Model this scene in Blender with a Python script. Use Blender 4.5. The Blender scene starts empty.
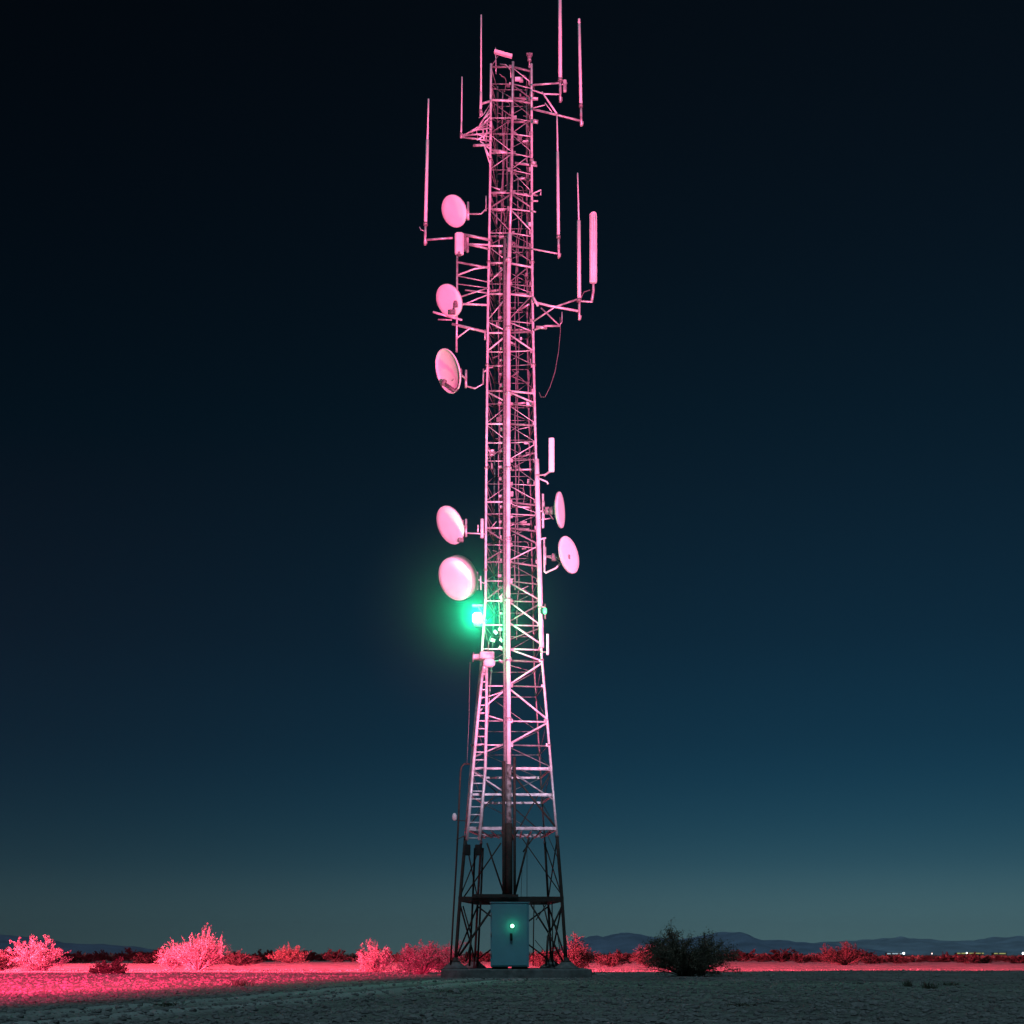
import bpy, math, random
import numpy as np
from mathutils import Vector, Matrix, noise

# ------------------------------------------------------------------ camera, world, lights
scene = bpy.context.scene
COL = scene.collection
R = math.radians
F_PX, H_PX, CAM_Z = 1400.0, 955.0, 0.75      # focal length in pixels, horizon row, eye height (low tripod)

cd = bpy.data.cameras.new('camera')
cd.sensor_width = 36.0
cd.lens = F_PX / 1024 * 36
cd.shift_y = (H_PX - 512) / 1024
cd.clip_start, cd.clip_end = 0.1, 60000
cam = bpy.data.objects.new('camera', cd)
COL.objects.link(cam)
cam.location = (0, 0, CAM_Z)
cam.rotation_euler = (R(90), 0, 0)
scene.camera = cam

scene.view_settings.view_transform = 'Standard'
scene.view_settings.look = 'None'
scene.view_settings.exposure = 0
scene.view_settings.gamma = 1
scene.render.engine = 'CYCLES'
scene.cycles.max_bounces = 6
scene.cycles.volume_bounces = 0
scene.cycles.caustics_reflective = False
scene.cycles.caustics_refractive = False
scene.cycles.sample_clamp_indirect = 4

W = bpy.data.worlds.new('World')
scene.world = W
W.use_nodes = True
nt = W.node_tree
for n in list(nt.nodes):
    nt.nodes.remove(n)


def N(t, kind, **kw):
    n = t.nodes.new(kind)
    for k, v in kw.items():
        setattr(n, k, v)
    return n


def srgb(r, g, b):
    f = lambda c: c / 12.92 if c <= 0.04045 else ((c + 0.055) / 1.055) ** 2.4
    return (f(r / 255), f(g / 255), f(b / 255), 1)


# a clear desert night: last glow over the horizon, strongest towards the town on the right
wo = N(nt, 'ShaderNodeOutputWorld')
bg = N(nt, 'ShaderNodeBackground')
tc = N(nt, 'ShaderNodeTexCoord')
sx = N(nt, 'ShaderNodeSeparateXYZ')
asn = N(nt, 'ShaderNodeMath', operation='ARCSINE')
ramp = N(nt, 'ShaderNodeValToRGB')
nt.links.new(tc.outputs['Generated'], sx.inputs[0])
nt.links.new(sx.outputs['Z'], asn.inputs[0])
nt.links.new(asn.outputs[0], ramp.inputs[0])
cr = ramp.color_ramp
cr.interpolation = 'B_SPLINE'
SKY = [(0.0, (81, 112, 116)), (0.03, (71, 104, 111)), (0.065, (38, 78, 94)), (0.11, (21, 60, 80)), (0.15, (15, 51, 71)), (0.22, (10, 39, 57)),
       (0.33, (7, 28, 42)), (0.45, (5, 18, 29)), (0.58, (4, 12, 20)), (0.75, (3, 8, 14)), (1.0, (3, 6, 11))]
cr.elements[0].position = SKY[0][0]
cr.elements[0].color = srgb(*SKY[0][1])
cr.elements[1].position = SKY[-1][0]
cr.elements[1].color = srgb(*SKY[-1][1])
for p, c in SKY[1:-1]:
    e = cr.elements.new(p)
    e.color = srgb(*c)
mr = N(nt, 'ShaderNodeMapRange')
mr.inputs['From Min'].default_value = -0.45
mr.inputs['From Max'].default_value = 0.30
mr.inputs['To Min'].default_value = 0.45
mr.inputs['To Max'].default_value = 1.05
nt.links.new(sx.outputs['X'], mr.inputs[0])
mr.interpolation_type = 'SMOOTHSTEP'
nt.links.new(ramp.outputs[0], bg.inputs[0])
nt.links.new(mr.outputs[0], bg.inputs[1])
nt.links.new(bg.outputs[0], wo.inputs[0])


def lamp(name, kind, loc, energy, color, aim=None, **kw):
    l = bpy.data.lights.new(name, kind)
    l.energy = energy
    l.color = color
    for k, v in kw.items():
        setattr(l, k, v)
    o = bpy.data.objects.new(name, l)
    COL.objects.link(o)
    o.location = loc
    if aim is not None:
        d = Vector(aim) - Vector(loc)
        o.rotation_euler = d.to_track_quat('-Z', 'Y').to_euler()
    return o


# moon-like teal fill, added behind the camera to lift the foreground
TEAL_FILL = lamp('teal_fill', 'SUN', (0, -20, 70), 0.66, (0.46, 0.80, 1.0), aim=(6, 12, 0), angle=R(0.5))
# the red-pink floods that light the mast and the flat (they stand outside the frame)
LP = (10.5, 0, 1.0)
lamp('mast_flood', 'SPOT', LP, 320000, (1.0, 0.15, 0.355), aim=(0, LP[1] + 45 * math.cos(R(22.6)), 1.0 + 47.8 * math.sin(R(22.6))),
     spot_size=R(34.5), spot_blend=0.42, shadow_soft_size=0.12)
lamp('mast_flood_low', 'SPOT', (8, 0, 1.0), 58000, (1.0, 0.70, 0.95), aim=(0, 47, 1.0 + 47.8 * math.tan(R(12.6))),
     spot_size=R(18.2), spot_blend=0.6, shadow_soft_size=0.12)
GL = (-14, -2, 9.0)
lamp('ground_flood', 'SPOT', GL, 400000, (1.0, 0.03, 0.13), aim=(GL[0] + math.sin(R(-6.4)) * 60, GL[1] + 60, 9.0 - 60 * math.tan(R(6.0))),
     spot_size=R(41), spot_blend=0.45, shadow_soft_size=0.1)
lamp('ground_flood_spill', 'SPOT', GL, 480000, (1.0, 0.03, 0.17), aim=(GL[0] + math.sin(R(-26.5)) * 60, GL[1] + 60, 9.0 - 60 * math.tan(R(21))),
     spot_size=R(78), spot_blend=1.0, shadow_soft_size=0.1)
GB = (-75, 45, 17.0)
lamp('flat_flood', 'SPOT', GB, 5200000, (1.0, 0.062, 0.14), aim=(GB[0] + math.cos(R(38.5)) * 60, GB[1] + math.sin(R(38.5)) * 60, 4.0),
     spot_size=R(52), spot_blend=0.2, shadow_soft_size=0.1)


# ------------------------------------------------------------------ materials
def mat(name, color, rough=0.6, var=0.0, scale=8.0, bump=0.0, metallic=0.0, color2=None, spec=0.5):
    m = bpy.data.materials.new(name)
    m.use_nodes = True
    t = m.node_tree
    b = t.nodes['Principled BSDF']
    b.inputs['Roughness'].default_value = rough
    b.inputs['Metallic'].default_value = metallic
    b.inputs['Specular IOR Level'].default_value = spec
    c = tuple(color) + (1,)
    if var or color2 or bump:
        g = N(t, 'ShaderNodeNewGeometry')
        no = N(t, 'ShaderNodeTexNoise')
        no.inputs['Scale'].default_value = scale
        no.inputs['Detail'].default_value = 6
        t.links.new(g.outputs['Position'], no.inputs['Vector'])
        cr_ = N(t, 'ShaderNodeValToRGB')
        cr_.color_ramp.elements[0].position = 0.32
        cr_.color_ramp.elements[1].position = 0.68
        c2 = tuple(color2) + (1,) if color2 else tuple(min(1, x * (1 + var)) for x in color) + (1,)
        c1 = c if color2 else tuple(x * (1 - var) for x in color) + (1,)
        cr_.color_ramp.elements[0].color = c1
        cr_.color_ramp.elements[1].color = c2
        t.links.new(no.outputs['Fac'], cr_.inputs[0])
        t.links.new(cr_.outputs[0], b.inputs['Base Color'])
        if bump:
            bp = N(t, 'ShaderNodeBump')
            bp.inputs['Strength'].default_value = bump
            bp.inputs['Distance'].default_value = 0.02
            t.links.new(no.outputs['Fac'], bp.inputs['Height'])
            t.links.new(bp.outputs[0], b.inputs['Normal'])
    else:
        b.inputs['Base Color'].default_value = c
    return m


def glow_mat(name, color, strength):
    m = bpy.data.materials.new(name)
    m.use_nodes = True
    b = m.node_tree.nodes['Principled BSDF']
    b.inputs['Base Color'].default_value = (0.1, 0.1, 0.1, 1)
    b.inputs['Emission Color'].default_value = tuple(color) + (1,)
    b.inputs['Emission Strength'].default_value = strength
    return m


def leaf_mat(name, c1, c2, trans=0.25):
    m = bpy.data.materials.new(name)
    m.use_nodes = True
    t = m.node_tree
    b = t.nodes['Principled BSDF']
    b.inputs['Roughness'].default_value = 0.75
    b.inputs['Specular IOR Level'].default_value = 0.2
    g = N(t, 'ShaderNodeNewGeometry')
    cr_ = N(t, 'ShaderNodeValToRGB')
    cr_.color_ramp.elements[0].color = tuple(c1) + (1,)
    cr_.color_ramp.elements[1].color = tuple(c2) + (1,)
    t.links.new(g.outputs['Random Per Island'], cr_.inputs[0])
    t.links.new(cr_.outputs[0], b.inputs['Base Color'])
    tr = N(t, 'ShaderNodeBsdfTranslucent')
    t.links.new(cr_.outputs[0], tr.inputs['Color'])
    mx = N(t, 'ShaderNodeMixShader')
    mx.inputs[0].default_value = trans
    t.links.new(b.outputs[0], mx.inputs[1])
    t.links.new(tr.outputs[0], mx.inputs[2])
    t.links.new(mx.outputs[0], t.nodes['Material Output'].inputs[0])
    return m


M = {
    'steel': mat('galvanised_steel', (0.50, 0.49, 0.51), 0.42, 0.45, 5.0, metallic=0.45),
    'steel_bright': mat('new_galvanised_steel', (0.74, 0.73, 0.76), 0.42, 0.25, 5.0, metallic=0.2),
    'steel_dull': mat('weathered_shade_steel', (0.26, 0.25, 0.26), 0.5, 0.4, 9.0, metallic=0.4),
    'pipe': mat('painted_pipe', (0.72, 0.72, 0.73), 0.4, 0.2, 3.0),
    'rust_shade': mat('rusted_shade_steel', (0.030, 0.024, 0.022), 0.75, 0, 14.0, 0.3, color2=(0.085, 0.05, 0.038)),  # rusty, and darkened to carry the shade of the unlit base
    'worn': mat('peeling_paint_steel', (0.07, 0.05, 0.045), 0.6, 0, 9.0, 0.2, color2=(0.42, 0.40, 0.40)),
    'white': mat('white_radome', (0.84, 0.84, 0.85), 0.95, 0.05, 2.0, spec=0.15),
    'whip': mat('white_fibreglass', (0.74, 0.73, 0.74), 0.45, 0.08, 4.0),
    'dish_back': mat('grey_dish_back', (0.42, 0.42, 0.43), 0.5, 0.15, 4.0),
    'bracket': mat('dark_bracket', (0.16, 0.15, 0.16), 0.55, 0.4, 20.0),
    'black': mat('black_cable', (0.02, 0.02, 0.022), 0.5),
    'cable': mat('grey_cable', (0.16, 0.15, 0.15), 0.55, 0.3, 12.0),
    'cabinet': mat('cabinet_paint', (0.18, 0.46, 0.53), 0.55, 0.07, 2.5),
    'cabinet_dark': mat('dark_recess', (0.02, 0.022, 0.022), 0.7),
    'concrete': mat('concrete', (0.17, 0.165, 0.155), 0.9, 0.35, 5.0, 0.5),
    'stone': mat('desert_stone', (0.22, 0.20, 0.185), 0.9, 0.35, 3.0, 0.2),
    'leaf_pale': leaf_mat('pale_sage_leaf', (0.10, 0.095, 0.08), (0.52, 0.50, 0.44), 0.25),
    'leaf_red': leaf_mat('dull_sage_leaf', (0.022, 0.019, 0.012), (0.085, 0.07, 0.05), 0.25),
    'leaf_dark': leaf_mat('creosote_leaf', (0.08, 0.066, 0.044), (0.29, 0.23, 0.16), 0.2),
    'leaf_scrub': leaf_mat('scrub_leaf', (0.014, 0.013, 0.009), (0.042, 0.036, 0.026), 0.2),
    'twig': mat('twig', (0.12, 0.10, 0.085), 0.85, 0.3, 10.0),
    'twig_pale': mat('pale_twig', (0.28, 0.25, 0.22), 0.85, 0.3, 10.0),
    'twig_dark': mat('dark_twig', (0.09, 0.07, 0.055), 0.85, 0.3, 10.0),
    'weed': leaf_mat('dry_weed', (0.06, 0.055, 0.04), (0.20, 0.18, 0.13), 0.15),
    'beacon': glow_mat('green_lens_lit', (0.30, 1.0, 0.62), 14.0),
    'signal': glow_mat('green_signal_lit', (0.06, 1.0, 0.36), 2.2),
    'led': glow_mat('green_led_lit', (0.25, 1.0, 0.55), 5.0),
    'far_wall': mat('far_wall', (0.2, 0.19, 0.18), 0.8, 0.1, 0.3),
    'lamp_white': glow_mat('far_lamp_white', (0.85, 0.95, 1.0), 6.0),
    'lamp_cool': glow_mat('far_windows_cool', (0.6, 0.85, 1.0), 0.6),
    'lamp_yellow': glow_mat('far_windows_yellow', (0.95, 0.95, 0.30), 0.42),
    'lamp_pink': glow_mat('far_lamp_pink', (1.0, 0.55, 0.5), 3.0),
}


# ------------------------------------------------------------------ mesh helpers
class MB:
    def __init__(self):
        self.v, self.f, self.s = [], [], []

    def face(self, idx, smooth=False):
        self.f.append(tuple(idx))
        self.s.append(smooth)

    def tube(self, pts, r, n=8, cap=True):
        pts = [Vector(p) for p in pts]
        rs = r if isinstance(r, (list, tuple)) else [r] * len(pts)
        base = len(self.v)
        up = None
        for i, p in enumerate(pts):
            d = (pts[min(i + 1, len(pts) - 1)] - pts[max(i - 1, 0)]).normalized()
            if up is None:
                up = Vector((0, 0, 1)) if abs(d.z) < 0.9 else Vector((1, 0, 0))
            a = d.cross(up)
            if a.length < 1e-5:
                a = d.orthogonal()
            a.normalize()
            b = a.cross(d).normalized()
            up = b
            for k in range(n):
                t = 2 * math.pi * k / n
                self.v.append(p + (a * math.cos(t) + b * math.sin(t)) * rs[i])
        for i in range(len(pts) - 1):
            for k in range(n):
                q = base + i * n
                self.face((q + k, q + (k + 1) % n, q + n + (k + 1) % n, q + n + k), True)
        if cap:
            self.face([base + k for k in range(n)][::-1])
            e = base + (len(pts) - 1) * n
            self.face([e + k for k in range(n)])
        return self

    def box(self, c, size, rot=None, bev=0.0):
        c = Vector(c)
        x, y, z = (s / 2 for s in size)
        m = rot or Matrix.Identity(3)
        if bev <= 0:
            b = len(self.v)
            for sx_ in (-x, x):
                for sy_ in (-y, y):
                    for sz_ in (-z, z):
                        self.v.append(c + m @ Vector((sx_, sy_, sz_)))
            for q in ((0, 1, 3, 2), (4, 6, 7, 5), (0, 4, 5, 1), (2, 3, 7, 6), (0, 2, 6, 4), (1, 5, 7, 3)):
                self.face([b + i for i in q])
        else:                                   # chamfered on the vertical (local Z) edges and top/bottom rims
            ring = [(-x + bev, -y), (x - bev, -y), (x, -y + bev), (x, y - bev), (x - bev, y), (-x + bev, y), (-x, y - bev), (-x, -y + bev)]
            lv = [(-z, 1 - bev / max(x, 1e-6), 1 - bev / max(y, 1e-6)), (-z + bev, 1, 1), (z - bev, 1, 1), (z, 1 - bev / max(x, 1e-6), 1 - bev / max(y, 1e-6))]
            b = len(self.v)
            for zz, kx, ky in lv:
                for (px, py) in ring:
                    self.v.append(c + m @ Vector((px * kx, py * ky, zz)))
            for i in range(3):
                for k in range(8):
                    q = b + i * 8
                    self.face((q + k, q + (k + 1) % 8, q + 8 + (k + 1) % 8, q + 8 + k))
            self.face([b + k for k in range(8)][::-1])
            self.face([b + 24 + k for k in range(8)])
        return self

    def bar(self, p, q, w, h):                 # an angle/flat section between two points
        p, q = Vector(p), Vector(q)
        d = q - p
        m = d.to_track_quat('Z', 'Y').to_matrix()
        return self.box((p + q) / 2, (w, h, d.length), m)

    def lathe(self, origin, axis, prof, n=40):  # prof: (radius, height along axis)
        axis = Vector(axis).normalized()
        a = axis.orthogonal().normalized()
        b = axis.cross(a)
        o = Vector(origin)
        base = len(self.v)
        for (r, h) in prof:
            for k in range(n):
                t = 2 * math.pi * k / n
                self.v.append(o + axis * h + (a * math.cos(t) + b * math.sin(t)) * max(r, 1e-4))
        for i in range(len(prof) - 1):
            for k in range(n):
                q = base + i * n
                self.face((q + k, q + (k + 1) % n, q + n + (k + 1) % n, q + n + k), True)
        self.face([base + k for k in range(n)][::-1])
        e = base + (len(prof) - 1) * n
        self.face([e + k for k in range(n)])
        return self

    def build(self, name, material, parent=None, smooth_fix=False):
        me = bpy.data.meshes.new(name)
        off = WORLD_LOC.get(parent.name, Vector()) if parent else Vector()
        me.from_pydata([tuple(Vector(v) - off) for v in self.v], [], self.f)
        me.polygons.foreach_set('use_smooth', self.s)
        me.materials.append(material)
        me.update()
        o = bpy.data.objects.new(name, me)
        COL.objects.link(o)
        if parent:
            o.parent = parent
        WORLD_LOC[o.name] = off.copy()
        return o


WORLD_LOC = {}


def tag(o, label, cat, group=None, kind=None):
    if label:
        o['label'] = label
    if cat:
        o['category'] = cat
    if group:
        o['group'] = group
    if kind:
        o['kind'] = kind
    return o


def thing(name, label, cat, loc, group=None):
    o = bpy.data.objects.new(name, None)
    o.empty_display_size = 0.2
    COL.objects.link(o)
    o.location = loc
    WORLD_LOC[o.name] = Vector(loc)
    return tag(o, label, cat, group)


def raw_mesh(name, verts, faces, material, parent=None, smooth=False):
    """Fast path for numpy arrays of verts and equally sized faces."""
    me = bpy.data.meshes.new(name)
    k = faces.shape[1]
    me.vertices.add(len(verts))
    me.vertices.foreach_set('co', np.asarray(verts, dtype=np.float32).ravel())
    me.loops.add(faces.size)
    me.loops.foreach_set('vertex_index', faces.astype(np.int32).ravel())
    me.polygons.add(len(faces))
    me.polygons.foreach_set('loop_start', np.arange(0, faces.size, k, dtype=np.int32))
    me.polygons.foreach_set('loop_total', np.full(len(faces), k, dtype=np.int32))
    me.polygons.foreach_set('use_smooth', np.full(len(faces), smooth, dtype=bool))
    me.materials.append(material)
    me.update(calc_edges=True)
    me.validate()
    o = bpy.data.objects.new(name, me)
    COL.objects.link(o)
    if parent:
        o.parent = parent
    return o


def P(px, py, dep):
    """World point at the given distance whose measured place in the photo is (px, py)."""
    return Vector(((px - 512) * dep / F_PX, dep, CAM_Z + (H_PX - py) * dep / F_PX))


def lerp_tab(tab, y):
    ys = [t[0] for t in tab]
    return float(np.interp(y, ys, [t[1] for t in tab]))


# ------------------------------------------------------------------ ground
rng = np.random.default_rng(7)


def gz(x, y):
    """Height of the ground: nearly level, small swells, two ruts crossing the left foreground."""
    h = 0.05 * noise.noise(Vector((x * 0.09, y * 0.05, 3.1)))
    h += 0.022 * noise.noise(Vector((x * 0.55, y * 0.4, 9.2)))
    h += 0.016 * noise.noise(Vector((x * 1.9, y * 1.5, 1.7)))
    if y < 130:
        h += 0.008 * noise.noise(Vector((x * 4.9, y * 2.6, 4.4)))
    fade = max(0.0, min(1.0, (60 - y) / 10))
    for dx in (0.0, 1.55):                     # wheel tracks running away to the mast
        c = -6.35 + dx + 0.222 * (y - 17.5) + 0.25 * math.sin(y * 0.12)
        d = (x - c)
        if abs(d) < 1.2:
            h += fade * (-0.05 * math.exp(-(d / 0.17) ** 2) + 0.045 * math.exp(-((abs(d) - 0.34) / 0.13) ** 2))
    # flat apron under the mast
    k = max(0, 1 - max(abs(x - 0.1) / 5.0, abs(y - 48.7) / 5.5))
    h *= 1 - min(1, k * 3)
    return h


def rut_light_at(x, y):
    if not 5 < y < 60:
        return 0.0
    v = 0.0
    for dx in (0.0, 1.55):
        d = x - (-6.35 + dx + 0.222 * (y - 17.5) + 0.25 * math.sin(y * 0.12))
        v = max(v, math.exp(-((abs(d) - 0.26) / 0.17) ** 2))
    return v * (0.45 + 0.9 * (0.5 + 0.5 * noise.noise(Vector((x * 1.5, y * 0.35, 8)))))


def build_ground():
    ys = [2.0]
    while ys[-1] < 9000:
        ys.append(ys[-1] * (1.0105 if ys[-1] < 140 else 1.06))
    ys = np.array([-300, -60, -10] + ys)
    rows = []
    NX = 300
    verts, rut_light = [], []
    for y in ys:
        half = max(14.0, y * 0.46) if y < 140 else y * (0.46 + min(1.2, (y - 140) / 600))
        if y < 2:
            half = max(14, abs(y))
        xs = np.linspace(-half, half, NX)
        for x in xs:
            rut_light.append(rut_light_at(x, y))
            verts.append((x, y, gz(x, y) if y < 400 else -0.0004 * (y - 400) * 0))
    idx = np.arange(len(ys) * NX).reshape(len(ys), NX)
    faces = np.stack([idx[:-1, :-1], idx[:-1, 1:], idx[1:, 1:], idx[1:, :-1]], axis=-1).reshape(-1, 4)
    m = bpy.data.materials.new('desert_ground')
    m.use_nodes = True
    t = m.node_tree
    b = t.nodes['Principled BSDF']
    b.inputs['Roughness'].default_value = 0.95
    b.inputs['Specular IOR Level'].default_value = 0.15
    g = N(t, 'ShaderNodeNewGeometry')
    def nz(scale, detail=8):
        n = N(t, 'ShaderNodeTexNoise')
        n.inputs['Scale'].default_value = scale
        n.inputs['Detail'].default_value = detail
        t.links.new(g.outputs['Position'], n.inputs['Vector'])
        return n
    n1, n2, n3 = nz(0.35, 5), nz(10.0, 8), nz(45.0, 4)
    r1 = N(t, 'ShaderNodeValToRGB')
    r1.color_ramp.elements[0].position, r1.color_ramp.elements[1].position = 0.35, 0.68
    r1.color_ramp.elements[0].color = (0.20, 0.185, 0.165, 1)
    r1.color_ramp.elements[1].color = (0.36, 0.335, 0.30, 1)
    t.links.new(n1.outputs['Fac'], r1.inputs[0])
    r2 = N(t, 'ShaderNodeValToRGB')
    r2.color_ramp.elements[0].position, r2.color_ramp.elements[1].position = 0.36, 0.60
    r2.color_ramp.elements[0].color = (0.42, 0.42, 0.42, 1)
    r2.color_ramp.elements[1].color = (1.05, 1.05, 1.05, 1)
    t.links.new(n2.outputs['Fac'], r2.inputs[0])
    mx = N(t, 'ShaderNodeMix', data_type='RGBA', blend_type='MULTIPLY')
    mx.inputs[0].default_value = 1
    t.links.new(r1.outputs[0], mx.inputs[6])
    t.links.new(r2.outputs[0], mx.inputs[7])
    at = N(t, 'ShaderNodeAttribute', attribute_name='rut_light')
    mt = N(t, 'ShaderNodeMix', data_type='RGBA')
    mt.inputs[7].default_value = (0.42, 0.40, 0.37, 1)  # pale rut edges: grazing light painted into the ground colour
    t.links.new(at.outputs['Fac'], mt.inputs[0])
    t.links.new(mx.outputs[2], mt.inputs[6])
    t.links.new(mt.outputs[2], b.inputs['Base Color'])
    ad = N(t, 'ShaderNodeMath', operation='MULTIPLY_ADD')
    ad.inputs[1].default_value = 0.8
    t.links.new(n3.outputs['Fac'], ad.inputs[0])
    t.links.new(n2.outputs['Fac'], ad.inputs[2])
    bp = N(t, 'ShaderNodeBump')
    bp.inputs['Strength'].default_value = 0.9
    bp.inputs['Distance'].default_value = 0.028
    t.links.new(ad.outputs[0], bp.inputs['Height'])
    t.links.new(bp.outputs[0], b.inputs['Normal'])
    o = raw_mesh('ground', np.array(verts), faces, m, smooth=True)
    o['kind'] = 'structure'
    av = o.data.attributes.new('rut_light', 'FLOAT', 'POINT')
    av.data.foreach_set('value', np.clip(np.array(rut_light, dtype=np.float32), 0, 1))
    tag(o, 'flat gravelly desert floor, dark in front and lit red behind', 'ground')
    return o


build_ground()


def build_gravel():
    """Loose stones over the nearer flat, one mass."""
    ico_v = []
    t = (1 + 5 ** 0.5) / 2
    for a, b in ((-1, t), (1, t), (-1, -t), (1, -t)):
        ico_v += [(a, b, 0), (0, a, b), (b, 0, a)]
    ico_v = np.array(ico_v) / math.sqrt(1 + t * t)
    # faces from nearest-neighbour triples
    fs = []
    for i in range(12):
        for j in range(i + 1, 12):
            for k in range(j + 1, 12):
                d = [np.linalg.norm(ico_v[i] - ico_v[j]), np.linalg.norm(ico_v[j] - ico_v[k]), np.linalg.norm(ico_v[i] - ico_v[k])]
                if max(d) < 1.2:
                    nrm = np.cross(ico_v[j] - ico_v[i], ico_v[k] - ico_v[i])
                    fs.append((i, j, k) if np.dot(nrm, ico_v[i]) > 0 else (i, k, j))
    fs = np.array(fs)
    V, Fc = [], []
    n = 30000
    u = rng.random(n)
    ys = 11.5 * (72 / 11.5) ** (u ** 0.85)
    xs = (rng.random(n) * 2 - 1) * (ys * 0.38 + 0.5)
    for i in range(n):
        x, y = xs[i], ys[i]
        if -2.8 < x < 3.0 and 45.3 < y < 51.5:
            continue
        s = 0.009 + 0.042 * rng.random() ** 3
        if rng.random() < 0.015:
            s *= 1.9
        sc = s * np.array([rng.uniform(0.8, 1.5), rng.uniform(0.8, 1.4), rng.uniform(0.5, 0.9)])
        a = rng.uniform(0, 6.28)
        rot = np.array([[math.cos(a), -math.sin(a), 0], [math.sin(a), math.cos(a), 0], [0, 0, 1]])
        vv = (ico_v * (1 + rng.uniform(-0.16, 0.16, (12, 1))) * sc) @ rot.T + np.array([x, y, gz(x, y) + sc[2] * 0.35])
        Fc.append(fs + len(V) * 12)
        V.append(vv)
    o = raw_mesh('gravel', np.concatenate(V), np.concatenate(Fc), M['stone'])
    tag(o, 'loose gravel and small stones scattered over the flat', 'gravel', kind='stuff')


build_gravel()


# ------------------------------------------------------------------ mountains
def ridge(name, label, pts, dep, thick, color, seed):
    pts = sorted(pts)
    xs = np.arange(pts[0][0], pts[-1][0] + 0.1, 1.5)
    top = np.interp(xs, [p[0] for p in pts], [p[1] for p in pts])
    rows = 14
    V = []
    for j in range(rows):
        u = j / (rows - 1)                     # 0 front foot, 0.5 crest, 1 back foot
        k = math.sin(math.pi * u) ** 0.8 if 0 < u < 1 else 0
        d = dep + (u - 0.5) * thick
        for i, px in enumerate(xs):
            X = (px - 512) * dep / F_PX
            Z = CAM_Z + (H_PX - top[i] + 0.8 * noise.noise(Vector((px * 0.13, seed, 0))) + 0.25 * noise.noise(Vector((px * 0.4, seed, 5)))) * dep / F_PX
            Z = max(Z, 0)
            rough = 1 + (0 if abs(u - 0.5) < 0.05 else 0.22 * noise.noise(Vector((px * 0.06, u * 5, seed))))
            V.append((X, d, Z * k * rough - (1 if k == 0 else 0)))
    n = len(xs)
    idx = np.arange(rows * n).reshape(rows, n)
    faces = np.stack([idx[:-1, :-1], idx[:-1, 1:], idx[1:, 1:], idx[1:, :-1]], axis=-1).reshape(-1, 4)
    m = mat(name + '_hazy_rock', color, 0.95, 0.25, 0.01)  # blue paleness of distant haze is put into the rock colour
    o = raw_mesh(name, np.array(V), faces, m, smooth=True)
    tag(o, label, 'mountains', kind='structure')


MD = 5000
ridge('mountains', 'blue ridge with a stepped crest behind the dark bush',
      [(555, 952), (570, 942), (575, 938), (582, 937.5), (588, 938), (595, 935.5), (602, 937), (612, 934.5), (626, 932.5), (634, 934), (643, 936),
       (658, 939), (672, 940.5), (690, 938), (700, 936), (708, 934.5), (719, 932.7), (728, 932.6), (736, 934), (746, 937.5), (756, 941), (768, 940.3),
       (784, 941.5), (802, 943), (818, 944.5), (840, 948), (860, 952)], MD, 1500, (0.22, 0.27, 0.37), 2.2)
ridge('mountain_range', 'long low pale ridge along the right horizon over the town lights',
      [(740, 953), (770, 948), (800, 943.5), (820, 942.5), (860, 940.2), (894, 938.2), (912, 938.8), (928, 940), (950, 941.6), (966, 941.8), (978, 940.5), (1006, 937.3),
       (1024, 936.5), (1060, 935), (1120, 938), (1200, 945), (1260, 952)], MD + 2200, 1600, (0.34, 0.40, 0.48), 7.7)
ridge('hills', 'dark blue ridge sloping down at the left edge',
      [(-200, 950), (-120, 940), (-60, 934), (-20, 933.5), (2, 934.8), (15, 936), (30, 938.5), (48, 941.5), (63, 943), (85, 944), (102, 944.6), (127, 947), (142, 949.5), (160, 953)],
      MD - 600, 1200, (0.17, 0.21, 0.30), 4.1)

# ------------------------------------------------------------------ the mast
FL = [(62, 491), (200, 490), (300, 488), (400, 487), (500, 486), (600, 485.5), (640, 483), (665, 481), (740, 473), (820, 467), (899, 460), (968, 455)]
FR = [(62, 531.5), (200, 531.8), (300, 532.5), (380, 534), (460, 536), (540, 538), (650, 541), (700, 545.5), (740, 548.5), (790, 553), (830, 556.5), (899, 562), (968, 566.5)]
CT = [(62, 513), (232, 511), (240, 508.5), (600, 508.2), (760, 508.8), (897, 509)]


def wid(py):
    return (lerp_tab(FR, py) - lerp_tab(FL, py)) / 29.5


def dF(py):                                    # distance of the front face, battered like the sides
    return 46.9 + (wid(968) - wid(py)) / 2


def corner(py, i):
    """Leg line at height py. 0 front left, 1 front right, 2 back right, 3 back left, 4 centre of the front face."""
    d = dF(py)
    if i == 0:
        return P(lerp_tab(FL, py), py, d)
    if i == 1:
        return P(lerp_tab(FR, py), py, d)
    if i == 4:
        return P(lerp_tab(CT, py), py, d)
    a, b = P(lerp_tab(FL, py), py, d), P(lerp_tab(FR, py), py, d)
    dep = Vector((0, wid(py) * 0.92, 0))
    k = 0.11
    return (b.lerp(a, k) if i == 2 else a.lerp(b, k + 0.04)) + dep


tower = thing('lattice_tower', 'tall steel lattice mast lit pink, shade painted into its rusty base, on a concrete pad', 'tower', P(511, 968, 48.5))
T = tower
rnd = random.Random(11)
BASE_PY = 836


def legpath(i, a, b, n=14):
    return [corner(y, i) for y in np.linspace(a, b, n)]


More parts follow.
